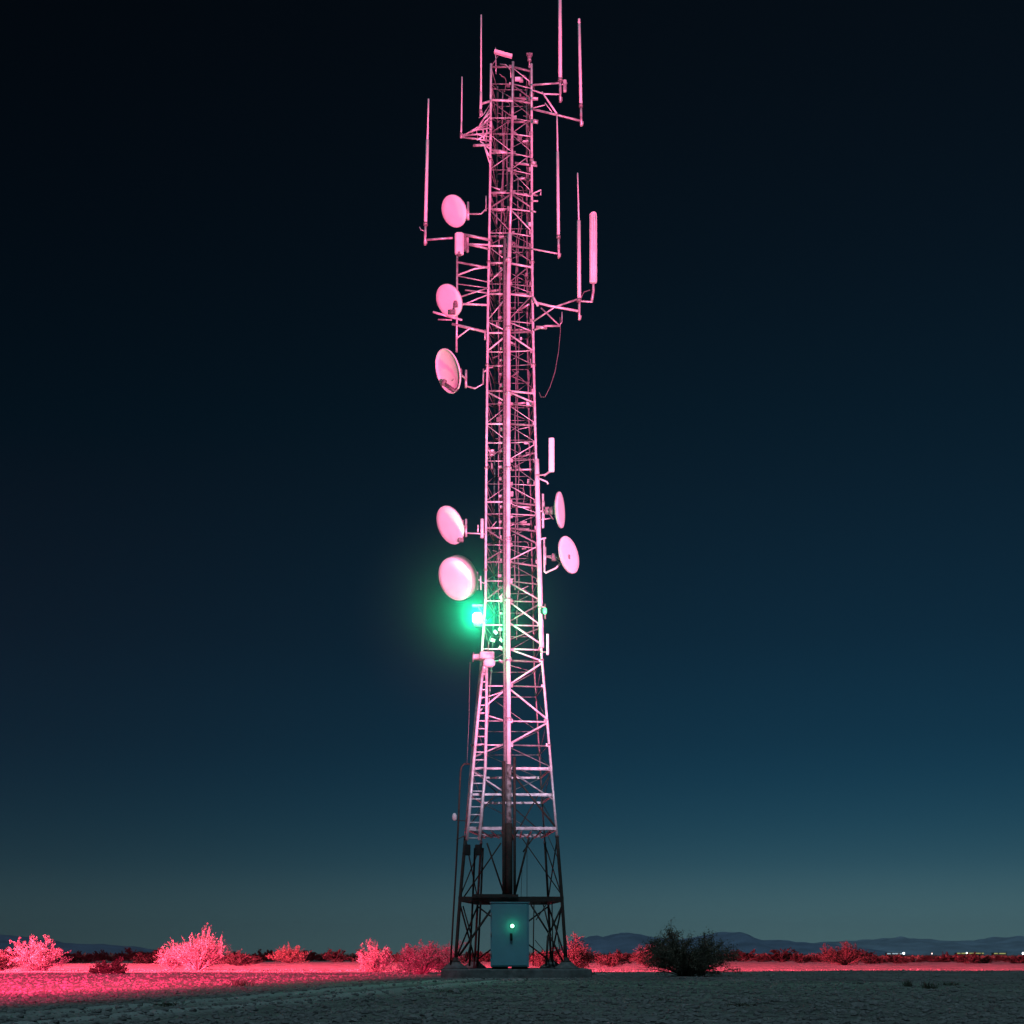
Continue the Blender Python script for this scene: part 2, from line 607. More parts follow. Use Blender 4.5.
for i in range(4):
    rr = 0.043 if i in (0, 1) else 0.032
    ln = MB().tube(legpath(i, 64, BASE_PY), rr, 10).build('leg', M['steel_bright' if i < 2 else 'steel_dull'], T)  # back legs get a darker steel, shade painted in by colour
    MB().tube(legpath(i, BASE_PY, 967, 6), rr * 1.35, 10).build('base_leg', M['rust_shade'], T)
    for y in (160, 262, 365, 468, 570, 660, 745, BASE_PY):
        p = corner(y, i)
        MB().lathe(p - Vector((0, 0, 0.03)), (0, 0, 1), [(rr * 1.7, 0), (rr * 1.7, 0.06)], 10).build('flange', M['steel_dull'], ln)

# centre post: thin at the top, a thick pipe below, weathered lower down, base shade put into the rust colour
MB().tube([corner(y, 4) for y in (62, 120, 180, 236)], 0.05, 10).build('centre_post', M['steel'], T)
FWD = Vector((0, -0.13, 0))
pp = MB().tube([corner(y, 4) + FWD for y in np.linspace(236, 765, 12)], 0.074, 16).build('mast_pipe', M['pipe'], T)
MB().tube([corner(y, 4) + FWD + Vector((-0.13, 0.05, 0)) for y in np.linspace(240, 800, 10)], 0.055, 10).build('cable_conduit', M['bracket'], T)
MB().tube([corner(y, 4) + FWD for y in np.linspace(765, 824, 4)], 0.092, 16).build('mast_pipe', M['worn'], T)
MB().tube([corner(y, 4) + FWD for y in np.linspace(824, 899, 4)], 0.125, 16).build('base_pipe', M['rust_shade'], T)
MB().tube([corner(y, 4) + FWD + Vector((0.19, -0.02, 0)) for y in np.linspace(758, 898, 5)], 0.05, 10).build('base_conduit', M['rust_shade'], T)
MB().tube([corner(y, 4) + FWD + Vector((-0.17, -0.02, 0)) for y in np.linspace(762, 898, 5)], 0.06, 10).build('base_conduit', M['rust_shade'], T)
for y in (262, 330, 395, 470, 540, 601, 660, 720):
    p = corner(y, 4) + FWD
    MB().lathe(p - Vector((0, 0, 0.05)), (0, 0, 1), [(0.12, 0), (0.12, 0.1)], 14).build('pipe_clamp', M['steel'], pp)
# sleeve on the right leg
MB().tube([corner(y, 1) + Vector((0.02, -0.06, 0)) for y in (460, 500, 543, 600, 648)], 0.085, 12).build('leg_sleeve', M['pipe'], T)

# bays
LV = list(np.array([67, 84, 100, 118, 134, 153, 170, 193, 209, 233, 246, 263, 284, 294, 321, 333, 352, 366, 391, 404, 424, 443, 461, 484, 502, 514, 528, 545, 562, 581]))
LOW = [601, 625, 649, 661, 686, 721, 745, 769, 795, 829]
levels = LV + LOW
n_br = 0
stuffb = MB()


def strut(kind, a, b, r, m=None):
    global n_br
    MB().tube([a, b], r, 6).build(kind, m or M[rnd.choice(('steel', 'steel_bright', 'steel_bright', 'steel_dull', 'bracket'))], T)


for j, y in enumerate(levels):
    sag = rnd.choice((3.5, 2.5, 1.5, 4.5, -1.5)) if y < 600 else 1.0
    L, Rr, C = corner(y, 0), corner(y + sag, 1), corner(y, 4)
    r = rnd.choice((0.013, 0.018, 0.024, 0.036)) if y < 600 else 0.028
    strut('girt', C, Rr, r)
    strut('girt', L, C, r * 0.9)
    if j + 1 < len(levels):
        y2 = levels[j + 1]
        if y < 600:
            flip = (j % 2 == 0)
            rb = rnd.choice((0.011, 0.015, 0.022, 0.03))
            a = (corner(y + 1, 4), corner(y2 - 1, 1)) if (flip or rnd.random() < 0.5) else (corner(y + 1, 1), corner(y2 - 1, 4))
            strut('brace', a[0], a[1], rb)
            a = (corner(y + 1, 0), corner(y2 - 1, 4)) if flip else (corner(y + 1, 4), corner(y2 - 1, 0))
            if rnd.random() < 0.75:
                strut('brace', a[0], a[1], rb)
    # sides and back
    p2, p3 = corner(y, 2), corner(y, 3)
    for a, b in ((p2, p3), (corner(y, 1), p2), (corner(y, 0), p3)):
        stuffb.tube([a, b], 0.014, 5)
    if j + 1 < len(levels):
        y2 = levels[j + 1]
        q2, q3 = corner(y2, 2), corner(y2, 3)
        for (a, b) in (((p2, q3) if j % 2 else (p3, q2)), ((corner(y, 1), q2) if j % 2 else (p2, corner(y2, 1))), ((corner(y, 0), q3) if j % 2 else (p3, corner(y2, 0)))):
            stuffb.tube([a, b], 0.013, 5)
# lower front bracing as in the photo
for (ia, ya, ib, yb, r) in ((4, 601, 1, 625, .03), (1, 604, 4, 622, .028), (4, 622, 1, 644, .032), (1, 628, 4, 640, .022), (4, 649, 1, 661, .03),
                            (1, 663, 4, 685, .034), (4, 688, 1, 719, .036), (1, 723, 4, 744, .034), (4, 747, 1, 767, .018),
                            (0, 714, 4, 687, .034), (0, 712, 4, 722, .03), (0, 758, 4, 742, .034), (4, 690, 0, 700, .02), (0, 770, 4, 795, .03), (4, 770, 1, 800, .03)):
    strut('brace', corner(ya, ia), corner(yb, ib), r)
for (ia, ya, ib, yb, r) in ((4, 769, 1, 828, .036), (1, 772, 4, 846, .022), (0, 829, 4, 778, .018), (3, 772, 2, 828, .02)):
    strut('base_brace', corner(ya, ia), corner(yb, ib), r, M['rust_shade'])
ib = stuffb.build('inner_bracing', M['steel_dull'], T)  # shade inside the lattice is painted with the darker steel
ib['kind'] = 'stuff'
# bolted gusset plates, clamps and odd fittings through the lattice
for j, y in enumerate(levels):
    for i_ in (1, 4):
        p = corner(y, i_) + Vector((-0.05 if i_ == 1 else rnd.choice((0.09, -0.09)), -0.03 if i_ == 1 else -0.02, 0))
        MB().box(p, (rnd.uniform(.07, .13), 0.02, rnd.uniform(.08, .15))).build('gusset_plate', M[rnd.choice(('steel', 'steel_dull'))], T)
for k in range(70):
    y = 75 + (590 - 75) * rnd.random() ** 1.3
    a_, b_ = sorted((lerp_tab(FL, y) + 2, lerp_tab(FR, y) - 2))
    px = rnd.uniform(a_, b_)
    d = dF(y) + rnd.uniform(0.05, 0.9)
    if rnd.random() < 0.5:
        L_ = rnd.uniform(4, 12)
        MB().tube([P(px - L_ / 2, y + rnd.uniform(-5, 5), d), P(px + L_ / 2, y + rnd.uniform(-5, 5), d + rnd.uniform(-.3, .3))], rnd.choice((.012, .02, .035)), 6).build('fitting_rod', M[rnd.choice(('steel', 'steel_dull', 'bracket', 'steel_bright'))], T)
    else:
        MB().box(P(px, y, d), (rnd.uniform(.06, .24), .1, rnd.uniform(.06, .2)), bev=.01).build('fitting_box', M[rnd.choice(('steel', 'steel_dull', 'bracket', 'white'))], T)
# thick cross plates seen inside the upper half
for (px0, px1, y, r, k) in ((492, 507, 150, .07, 0), (492, 506, 193, .055, 0), (492, 505, 210, .05, 0), (513, 538, 193, .04, 0), (514, 536, 122, .05, 0), (515, 537, 163, .055, 0),
                            (514, 538, 98, .04, 0), (490, 506, 275, .06, 1), (489, 505, 291, .06, 1), (515, 533, 293, .05, 1), (512, 528, 404, .05, 1),
                            (510, 530, 523, .05, 1), (512, 534, 470, .05, 1), (512, 530, 506, .05, 1), (490, 505, 236, .04, 1), (511, 531, 330, .045, 1)):
    d = dF(y) + 0.35 + 0.25 * k
    MB().tube([P(px0, y, d), P(px1, y + rnd.uniform(-2, 3), d - 0.1)], r * 0.75, 8).build('cross_tube', M['steel'], T)

# ring frame of the work platform and base beams
for y, h in ((769, .05), (795, .05), (829, .07)):
    for a, b in ((0, 1), (1, 2), (2, 3), (3, 0)):
        MB().bar(corner(y, a) + Vector((0, 0, 0.02)), corner(y, b) + Vector((0, 0, 0.02)), h, h * 1.4).build('platform_rail', M['steel'], T)
mesh_p = MB()
for k in range(9):
    u = (k + 0.5) / 9
    a, b = corner(831, 0).lerp(corner(831, 1), u), corner(831, 3).lerp(corner(831, 2), u)
    mesh_p.bar(a, b, 0.05, 0.03)
mesh_p.build('platform_deck', M['steel_dull'], T)
for a, b in ((0, 1), (1, 2), (2, 3), (3, 0)):
    MB().bar(corner(899, a), corner(899, b), 0.12, 0.16).build('base_beam', M['rust_shade'], T)
MB().bar(corner(896, 0) + Vector((0.4, -0.1, 0)), corner(896, 4) + Vector((0.1, -0.1, 0)), 0.1, 0.12).build('base_beam', M['rust_shade'], T)
MB().box(corner(898, 4) + FWD + Vector((0, 0, 0.06)), (0.62, 0.5, 0.10)).build('pipe_seat', M['rust_shade'], T)


def rod(name, a, b, r, m=None):
    return MB().tube([a, b], r, 7).build(name, m or M['rust_shade'], T)


# bracing of the dark base, front, sides and back
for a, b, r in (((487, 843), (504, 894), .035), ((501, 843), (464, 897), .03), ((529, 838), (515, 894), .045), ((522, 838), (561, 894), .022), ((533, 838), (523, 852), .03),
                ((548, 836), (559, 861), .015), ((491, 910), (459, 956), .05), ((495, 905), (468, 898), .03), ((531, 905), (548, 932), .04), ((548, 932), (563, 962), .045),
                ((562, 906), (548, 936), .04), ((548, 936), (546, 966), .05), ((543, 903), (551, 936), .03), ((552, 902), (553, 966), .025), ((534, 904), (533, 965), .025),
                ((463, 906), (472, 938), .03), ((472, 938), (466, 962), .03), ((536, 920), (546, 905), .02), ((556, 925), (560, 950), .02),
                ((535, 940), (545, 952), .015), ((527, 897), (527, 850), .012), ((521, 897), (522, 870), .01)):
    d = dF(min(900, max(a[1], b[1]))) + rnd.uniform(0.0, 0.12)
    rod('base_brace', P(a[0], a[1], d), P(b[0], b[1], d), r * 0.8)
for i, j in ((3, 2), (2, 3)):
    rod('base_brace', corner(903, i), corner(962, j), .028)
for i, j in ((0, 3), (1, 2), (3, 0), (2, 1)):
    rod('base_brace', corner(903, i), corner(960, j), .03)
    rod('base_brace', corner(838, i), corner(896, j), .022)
for j, (px, d) in enumerate(((471.5, 47.6), (479.5, 48.2))):
    MB().tube([P(px + 3.5, 848, d), P(px + 1, 905, d), P(px - 2, 966, d)], 0.035, 8).build('ladder_post', M['rust_shade'], T)

# ladder up the left side
lad = MB().tube([P(467, 840, 46.7), P(473.0, 770, 46.9), P(478.5, 712, 47.1), P(483, 668, 47.3)], 0.052, 8).build('ladder', M['steel_bright'], T)
for off in (0.30,):
    MB().tube([P(467, 840, 46.7) + Vector((0.41, 0, 0)), P(473, 770, 46.9) + Vector((0.41, 0, 0)), P(478.5, 712, 47.1) + Vector((0.27, 0, 0)), P(483, 668, 47.3) + Vector((0.12, 0, 0))],
              0.052, 8).build('rail', M['steel_bright'], lad)
for k in range(22):
    u = k / 21
    y = 838 - u * 164
    px = np.interp(y, [668, 712, 770, 840], [483, 478.5, 473, 467])
    w_ = np.interp(y, [668, 712, 770, 840], [0.12, 0.27, 0.41, 0.41])
    d = np.interp(y, [668, 840], [47.3, 46.7])
    a = P(px, y, d)
    MB().tube([a, a + Vector((w_, 0, 0))], 0.022, 6).build('rung', M['steel_bright'], lad)
for px in (467.5, 478):
    MB().box(P(px, 850, 46.8), (0.2, 0.14, 0.36), bev=0.02).build('ladder_foot', M['cabinet_dark'], T)
# vertical conduit outside the left leg
MB().tube([P(470, 764, 47.2), P(464, 764, 47.1), P(461.5, 767, 47.0), P(460.5, 772, 47), P(458, 830, 46.9), P(456, 870, 46.9), P(453, 920, 46.8), P(450.5, 966, 46.7)], 0.03, 8).build('side_conduit', M['rust_shade'], T)
MB().lathe(P(454.5, 817, 46.85), (0, 0, 1), [(0.03, -0.12), (0.075, -0.08), (0.08, 0.05), (0.04, 0.13)], 12).build('junction_box', M['white'], T)
MB().tube([P(456, 820, 46.9), P(466, 821, 46.9)], 0.014, 6).build('conduit_clip', M['rust_shade'], T)
MB().tube([P(456, 840, 46.9), P(464, 836, 46.9)], 0.014, 6).build('conduit_clip', M['rust_shade'], T)

# feeder cables down the inside, with hangers
for k, (px, w0) in enumerate(((497.5, .025), (499.5, .02), (503, .03), (505, .022), (516, .02), (519, .018), (501, .018))):
    pts = []
    for y in np.linspace(90 + 22 * k, 640 if k != 4 else 590, 34):
        cx = lerp_tab(CT, y)
        x = cx + (px - 508) * (0.9 if y < 600 else 0.8) + 0.7 * math.sin(y * 0.05 + k * 2) + rnd.uniform(-.4, .4)
        pts.append(P(x, y, dF(y) + 0.30 + 0.08 * (k % 3)))
    MB().tube(pts, w0, 6).build('feeder_cable', M['cable'] if k % 2 else M['steel_dull'], T)
for k in range(30):
    y = 240 + k * 13.4 + rnd.uniform(-3, 3)
    cx = lerp_tab(CT, y)
    MB().box(P(cx - 6 + rnd.uniform(-2, 1), y, dF(y) + 0.2), (0.18, 0.12, 0.06 + 0.06 * rnd.random()), bev=0.01).build('cable_hanger', M['steel'], T)
for k in range(26):                             # loose jumper loops
    y = 75 + 480 * rnd.random() ** 1.5
    cx = lerp_tab(CT, y) + rnd.choice((-15, -10, 9, 14)) + rnd.uniform(-4, 4)
    d = dF(y) + 0.2
    pts = [P(cx + 5 * math.sin(t * 2.4), y + 16 * t - 5 * math.sin(t * 3.1), d) for t in np.linspace(0, 1, 9)]
    MB().tube(pts, 0.013, 5).build('jumper_cable', M['cable'], T)
MB().tube([P(*q, 47.9) for q in ((560, 317), (560.5, 330), (558.5, 352), (555, 372), (550, 387), (545, 397), (541, 397), (539, 392))], 0.012, 6).build('loose_cable', M['cable'], T)

# top fittings
MB().tube([P(529.5, 66, 48.1), P(529.5, 60, 48.1)], 0.03, 8).build('top_stub', M['steel'], T)
MB().tube([P(490.8, 67, 48.1), P(498, 56, 48.1)], 0.012, 6).build('top_stay', M['steel_dull'], T)
MB().tube([P(500, 64, 48.2), P(506, 65, 48.0), P(510.5, 70, 48), P(511, 78, 48)], 0.018, 6).build('top_hoop', M['steel'], T)
MB().tube([P(496, 60, 48.2), P(496, 74, 48.2)], 0.014, 6).build('top_stub', M['steel_dull'], T)

# antenna outriggers (fixed arms of the mast)
D = 47.8


def arm(pts, r, m='steel', name='outrigger'):
    MB().tube([P(q[0], q[1], q[2] if len(q) > 2 else D) for q in pts], r * 0.85, 8).build(name, M[m if m != 'steel' else rnd.choice(('steel', 'steel_bright'))], T)


arm([(532, 85), (561, 83)], .035)
arm([(532, 90), (544, 94), (561, 94.5)], .03)
arm([(542, 92), (557, 114)], .035)
arm([(532, 109), (557, 115), (581, 121)], .042)
arm([(533, 108), (545, 105)], .02)
arm([(545, 103), (552, 112)], .018)
arm([(532, 98), (538, 98.5)], .04)
arm([(533, 121), (538, 122)], .08)
arm([(531, 162), (536, 163.5)], .07)
arm([(532, 194), (541, 190), (540.5, 195)], .03)
arm([(532, 201), (538, 201)], .03)
arm([(532, 211), (536, 212)], .03)
arm([(532.5, 249), (559, 254)], .03)
# top left
arm([(491, 101), (481, 104)], .045)
arm([(491, 100), (513, 101)], .04)
arm([(491, 128), (476, 130), (461, 136)], .03)
arm([(491, 133), (461, 136)], .03)
arm([(491, 141), (461, 137)], .035)
arm([(490, 109), (478, 128)], .03)
arm([(491, 120), (480, 127), (474, 131)], .03)
arm([(473, 145.5), (491, 145)], .05)
arm([(484, 146), (490, 164)], .025)
arm([(491, 112), (481, 122)], .018)
for q in (((491, 116), (483, 124), (466, 134)), ((491, 124), (470, 132)), ((491, 137), (472, 134)), ((488, 112), (486, 142)), ((482, 122), (484, 140)), ((476, 128), (478, 139)),
          ((491, 131), (477, 140)), ((491, 150), (480, 141)), ((489, 156), (483, 143)), ((490, 104), (484, 114), (479, 118))):
    arm([(x_, y_, D + rnd.uniform(-.15, .35)) for x_, y_ in q], rnd.choice((.018, .026, .034)))
# left middle: outrigger frames and the vertical pipe carrying two dishes
arm([(457.2, 252), (457, 300), (456.5, 352)], .045, 'steel', 'stand_off_pipe')
arm([(461, 234), (490, 240)], .055)
arm([(466, 244), (490, 245)], .035)
arm([(467, 244), (489, 249)], .045)
arm([(457, 262), (489, 268)], .042)
arm([(458, 275), (474, 269), (488, 267)], .035)
arm([(458, 276), (488, 282)], .022)
arm([(458, 284), (488, 288)], .02)
arm([(460, 297), (488, 288)], .03)
arm([(460, 306), (487, 295)], .025)
arm([(463, 304), (487, 305)], .04)
arm([(465, 290), (487, 293)], .03)
arm([(433, 312), (440, 314), (462, 320)], .045)
arm([(438, 319.5), (452, 320)], .03)
arm([(452, 324), (486, 332)], .055)
arm([(457, 338), (469, 329), (474, 329)], .03)
arm([(485, 330), (485, 340)], .03)
# right middle
arm([(534, 302), (550, 306), (578, 311)], .045)
arm([(534, 321), (555, 307), (578, 299)], .035)
arm([(533, 297), (538, 306)], .05)
arm([(541, 308), (560, 326)], .03)
arm([(534, 330), (545, 326), (560, 326)], .04)
arm([(536, 327), (547, 328)], .06)
arm([(579, 301), (592, 302), (593, 290)], .035)
arm([(562, 312), (562, 322), (559, 326)], .02)
# right lower
arm([(536, 475), (544, 475), (552, 471)], .035)
arm([(538, 478), (547, 482), (548, 484)], .035)
arm([(543, 494), (543, 528)], .045)
arm([(538, 512), (558, 507)], .025)
arm([(538, 520), (553, 518)], .025)
arm([(544, 538), (544.5, 572), (547, 573)], .04)
arm([(537, 540), (546, 538)], .04)
arm([(544, 556), (560, 556)], .03)
arm([(545, 573), (556, 568), (561, 562)], .04)
# left lower
arm([(466, 533), (486, 534)], .03)
arm([(482, 519), (482, 538)], .07)
arm([(478, 525), (478, 532)], .03)
arm([(475, 580), (481, 580)], .025)
arm([(480.5, 576), (481, 590)], .03)
arm([(481, 582), (486, 584)], .025)
arm([(466, 386), (475, 388.5), (483, 384), (483.5, 369)], .035)
arm([(483.5, 372), (487, 370)], .03)
arm([(468, 214), (481, 214), (487, 208)], .03)
arm([(486, 196), (486, 211)], .025)


# ------------------------------------------------------------------ dishes
def fit_dish(px, py, dep, w, h, tx, sign):
    """Radius and facing of a round dish from the outline measured in the photo."""
    c = P(px, py, dep)
    rel = c - Vector((0, 0, CAM_Z))
    tgt = np.array([[w * w / 4, tx * h / 2], [tx * h / 2, h * h / 4]])
    best = None
    for a in np.arange(2, 87, 2):
        for t in np.arange(-50, 51, 2):
            n = Vector((sign * math.sin(R(a)) * math.cos(R(t)), -math.cos(R(a)) * math.cos(R(t)), math.sin(R(t))))
            e1 = n.orthogonal().normalized()
            e2 = n.cross(e1)
            m = np.array([[e.x - rel.x / dep * e.y, e.z - rel.z / dep * e.y] for e in (e1, e2)])
            s = m.T @ m * (F_PX / dep) ** 2
            r2 = (s * tgt).sum() / (s * s).sum()
            err = np.abs(s * r2 - tgt).sum()
            if best is None or err < best[0]:
                best = (err, math.sqrt(r2), n.copy())
    return c, best[1], best[2]


def dish(label, px, py, w, h, tx, sign, to, style='radome', dep=47.35, side=None):
    c, r, n = fit_dish(px, py, dep, w, h, tx, sign)
    t = thing('microwave_dish', label, 'dish antenna', c, 'round dish antennas on the mast')
    if style == 'back':
        n = -n
    depth = r * (0.17 if style == 'open' else 0.28)
    # parabolic shell, seen from behind and at the rim
    prof = [(0.10 * r, -depth), (0.30 * r, -depth * 0.93), (0.6 * r, -depth * 0.66), (0.85 * r, -depth * 0.28), (0.985 * r, -0.02), (r, 0.0), (r, 0.035), (0.96 * r, 0.035)]
    if style == 'open':
        prof += [(0.94 * r, 0.0), (0.8 * r, -depth * 0.30), (0.55 * r, -depth * 0.62), (0.28 * r, -depth * 0.84), (0.02, -depth * 0.9)]
        MB().lathe(c, n, prof, 56).build('reflector', M['white'], t)
        up = (Vector((0, 0, 1)) - n * n.z).normalized()
        rt = n.cross(up)
        s = 1 if rt.x > 0 else -1
        low = c - up * r * 0.93 + rt * s * r * 0.25
        feed = c - up * r * 0.38 + n * 0.18 - rt * s * r * 0.30
        fa = MB().tube([low, low + n * 0.12 - up * 0.05, feed], 0.045, 8).build('feed_arm', M['bracket'], t)
        MB().lathe(feed, (c - feed), [(0.04, -0.1), (0.075, -0.08), (0.085, 0.06), (0.06, 0.1)], 14).build('feed_horn', M['bracket'], fa)
    elif style == 'drum':
        MB().lathe(c, n, [(0.10 * r, -depth), (0.5 * r, -depth * 0.85), (0.9 * r, -depth * 0.62), (r, -0.42 * r), (r, 0.0), (0.985 * r, 0.02)], 56).build('shroud', M['dish_back'], t)
        MB().lathe(c, n, [(0.985 * r, 0.024), (0.975 * r, 0.04), (0.75 * r, 0.055), (0.4 * r, 0.065), (0.004 * r, 0.068)], 56).build('radome', M['white'], t)
    else:
        MB().lathe(c, n, prof, 56).build('reflector', M['white'] if style == 'back' else M['dish_back'], t)
        MB().lathe(c, n, [(0.985 * r, 0.036), (0.97 * r, 0.045), (0.7 * r, 0.055), (0.35 * r, 0.06), (0.004 * r, 0.062)], 56).build('radome', M['white'], t)
    # hub, clamp and short mount reaching the arm or pipe behind
    hub = c - n * (depth + 0.05)
    MB().lathe(hub, -n, [(0.13, -0.02), (0.13, 0.08), (0.09, 0.12), (0.07, 0.16)], 16).build('hub', M['bracket'], t)
    tp = P(to[0], to[1], to[2] if len(to) > 2 else D)
    mb = MB()
    e = hub - n * 0.16
    mb.tube([e, e.lerp(tp, 0.5) + Vector((0, 0, -0.03)), tp], 0.035, 8)
    mb.tube([tp + Vector((0, 0, 0.3)), tp - Vector((0, 0, 0.3))], 0.045, 10)
    mb.build('mount', M['steel'], t)
    mk = MB()
    q = e.lerp(tp, 0.35)
    mk.box(q, (0.16, 0.14, 0.24), bev=0.02)
    mk.tube([c - Vector((0, 0, r * 0.5)) - n * (depth * 1.15 + 0.03), q], 0.018, 6)
    mk.build('clamp', M['bracket'], t)
    if side:
        a, b = P(*side[0], dep - 0.15), P(*side[1], dep - 0.1)
        s = MB().tube([a, b], 0.02, 6)
        s.box(a, (0.13, 0.12, 0.2), bev=0.015)
        s.box(b, (0.18, 0.12, 0.14), bev=0.015)
        s.build('tilt_bracket', M['bracket'], t)
    return t


dish('pink lit flat round dish, topmost of the five on the left side', 454.5, 211, 25, 33, -2.2, -1, (468, 211))
dish('round dish with a dark bracket at its lower edge, in front of the stand-off pipe', 449.5, 300.5, 26, 33.5, -2.8, -1, (457.5, 302), side=((456, 304), (453, 312)))
dish('narrow open dish with a dark feed arm across its lower half', 448.3, 371, 25, 45, -4, -1, (466, 379), style='open')
dish('tilted flat dish just above the widest drum dish', 450.5, 525, 27, 39, -4.2, -1, (466, 528), side=((463, 528), (461, 540)))
dish('widest dish, a shrouded drum right above the green beacon', 455.5, 579, 34, 43.5, -4, -1, (477, 581), style='drum')
dish('thin dish seen almost edge on, right of the mast', 559.8, 510, 9, 37, -1.2, 1, (543.5, 510))
dish('oval dish with a dark mount on its left, lowest on the right side', 568.5, 555, 20, 37.6, -4, 1, (545, 556), side=((563, 556), (567.5, 557)))


# ------------------------------------------------------------------ whip and panel antennas
def whip(label, top, joint, foot, r0, r1, dep=D, base_r=0.045, bracket=True, mtl='whip'):
    t = thing('whip_antenna', label, 'antenna', P(*foot, dep), 'thin rod antennas on the mast')
    a, b, c = P(*top, dep), P(*joint, dep), P(*foot, dep)
    if abs(top[1] - joint[1]) > 1:
        MB().tube([a, a.lerp(b, 0.5), b], [r0, r0, r0 * 1.1], 8).build('rod', M[mtl], t)
    MB().tube([b, b.lerp(c, 0.8)], r1, 12).build('radome', M[mtl], t)
    MB().tube([b.lerp(c, 0.8), c], base_r, 10).build('base_tube', M['steel'], t)
    MB().lathe(b.lerp(c, 0.8) - Vector((0, 0, 0.05)), (0, 0, 1), [(max(r1, base_r) * 1.35, 0), (max(r1, base_r) * 1.35, 0.1)], 12).build('collar', M['steel_dull'], t)
    if bracket:
        MB().box(c + Vector((0.02, 0.04, 0.12)), (0.11, 0.12, 0.10), bev=0.015).build('bracket', M['steel'], t)
    return t


w1 = whip('long whip standing at the far left on a thin arm', (428.5, 99), (427.5, 140), (425, 245), .03, .055)
MB().tube([P(425, 240, D), P(438, 239, D), P(453, 238, D - 0.1)], 0.035, 8).build('arm', M['steel'], w1)
MB().tube([P(424.5, 231, D), P(421, 230, D), P(419.5, 227, D)], 0.018, 6).build('hook', M['steel'], w1)
whip('short thin whip on the splayed arms at the upper left', (462, 77), (461.5, 122), (461, 138), .022, .026, base_r=.035)
whip('slender whip rising beside the left top corner of the mast', (481.2, 15), (481, 92), (480.6, 116), .026, .04)
whip('tallest thick rod, cut by the top of the picture', (559.8, -22), (559.9, -8), (560.3, 102), .05, .062)
whip('pink rod on the end of the long upper right arm', (579, 19), (579.2, 24), (581.3, 126), .045, .05)
whip('whip hanging below the upper right arm, standing on a short lower arm', (557, 115), (557.6, 152), (558.7, 258), .026, .05)
whip('thick stub with a needle on top beside the fluted panel', (577.6, 173), (578.8, 221), (579.3, 320), .024, .065, base_r=.045)
MBt = MB().box(P(564.8, 86, D), (0.12, 0.1, 0.42), bev=0.02)
MBt.tube([P(560, 85, D), P(567, 83, D)], 0.02, 6).build('clamp_plate', M['steel'], T)

pa = thing('panel_antenna', 'broad fluted panel at the far right of the mast', 'antenna', P(593, 283, D))
c0, c1 = P(593.2, 214.5, D), P(593.2, 283, D)
pb = MB()
mid = (c0 + c1) / 2
hgt = (c0 - c1).length
pb.box(mid, (0.25, 0.18, hgt), bev=0.03)
pb.build('radome', M['whip'], pa)
ri = MB()
for k in (-1, 0, 1):
    ri.tube([mid + Vector((k * 0.075, -0.095, -hgt / 2 + 0.05)), mid + Vector((k * 0.075, -0.095, hgt / 2 - 0.05))], 0.022, 6)
ri.build('rib', M['whip'], pa)
MB().lathe(c0, (0, 0, 1), [(0.12, 0), (0.1, 0.05), (0.03, 0.08)], 10).build('end_cap', M['whip'], pa)
MB().tube([c1, P(593.5, 291, D), P(591.5, 302, D)], 0.045, 8).build('mount', M['steel'], pa)
MB().tube([P(590, 290, D), P(584, 292, D), P(580, 300, D)], 0.015, 6).build('cable', M['cable'], pa)

pa = thing('panel_antenna', 'small plain panel above the thin edge-on dish', 'antenna', P(551.5, 472, D))
c0, c1 = P(551.2, 438, D), P(551.8, 472, D)
MB().box((c0 + c1) / 2, (0.19, 0.12, (c0 - c1).length), bev=0.025).build('radome', M['white'], pa)
MB().tube([c1 + Vector((0, 0.06, 0.1)), P(544, 476, D)], 0.035, 8).build('mount', M['steel'], pa)

pa = thing('panel_antenna', 'tiny white stick panel below the small green lamp', 'antenna', P(547.6, 655, D))
c0, c1 = P(547.6, 634, 47.5), P(547.6, 655, 47.5)
MB().box((c0 + c1) / 2, (0.085, 0.07, (c0 - c1).length), bev=0.015).build('radome', M['white'], pa)
MB().tube([P(547, 652, 47.5), P(540, 652, 47.6)], 0.02, 6).build('mount', M['steel'], pa)

ru = thing('radio_unit', 'boxy radio unit under the topmost left dish', 'radio', P(459.5, 255, 47.4))
MB().box(P(459.3, 244, 47.4), (0.30, 0.24, 0.74), bev=0.05).build('housing', M['whip'], ru)
MB().lathe(P(459, 255.5, 47.4), (0, 0, 1), [(0.08, 0), (0.13, 0.08)], 12).build('connector', M['bracket'], ru)
MB().box(P(464.5, 243, 47.55), (0.12, 0.2, 0.5), bev=0.02).build('bracket', M['bracket'], ru)
MB().box(P(467.5, 245, 47.6), (0.09, 0.12, 0.5), bev=0.02).build('plate', M['steel'], ru)

ta = thing('panel_antenna', 'small tilted bar antenna over the left top corner', 'antenna', P(503, 54, 48.3))
a, b = P(494.5, 51.5, 48.2), P(512, 56.5, 48.2)
MB().bar(a, b, 0.12, 0.10).build('radome', M['whip'], ta)
MB().tube([P(495.5, 48, 48.2), P(495.8, 62, 48.2), P(496, 72, 48.2)], 0.02, 6).build('mount', M['steel'], ta)

tl = thing('warning_lamp', 'unlit lamp on the right top corner of the mast', 'lamp', P(529.5, 60, 48.1))
MB().lathe(P(529.5, 61, 48.1), (0, 0, 1), [(0.06, 0), (0.07, 0.05), (0.05, 0.08)], 12).build('base', M['steel'], tl)
MB().lathe(P(529.5, 58.5, 48.1), (0, 0, 1), [(0.06, 0), (0.075, 0.05), (0.075, 0.14), (0.04, 0.19)], 14).build('lens', M['bracket'], tl)
MB().box(P(529.5, 54.5, 48.1), (0.22, 0.14, 0.06), bev=0.015).build('cap', M['bracket'], tl)

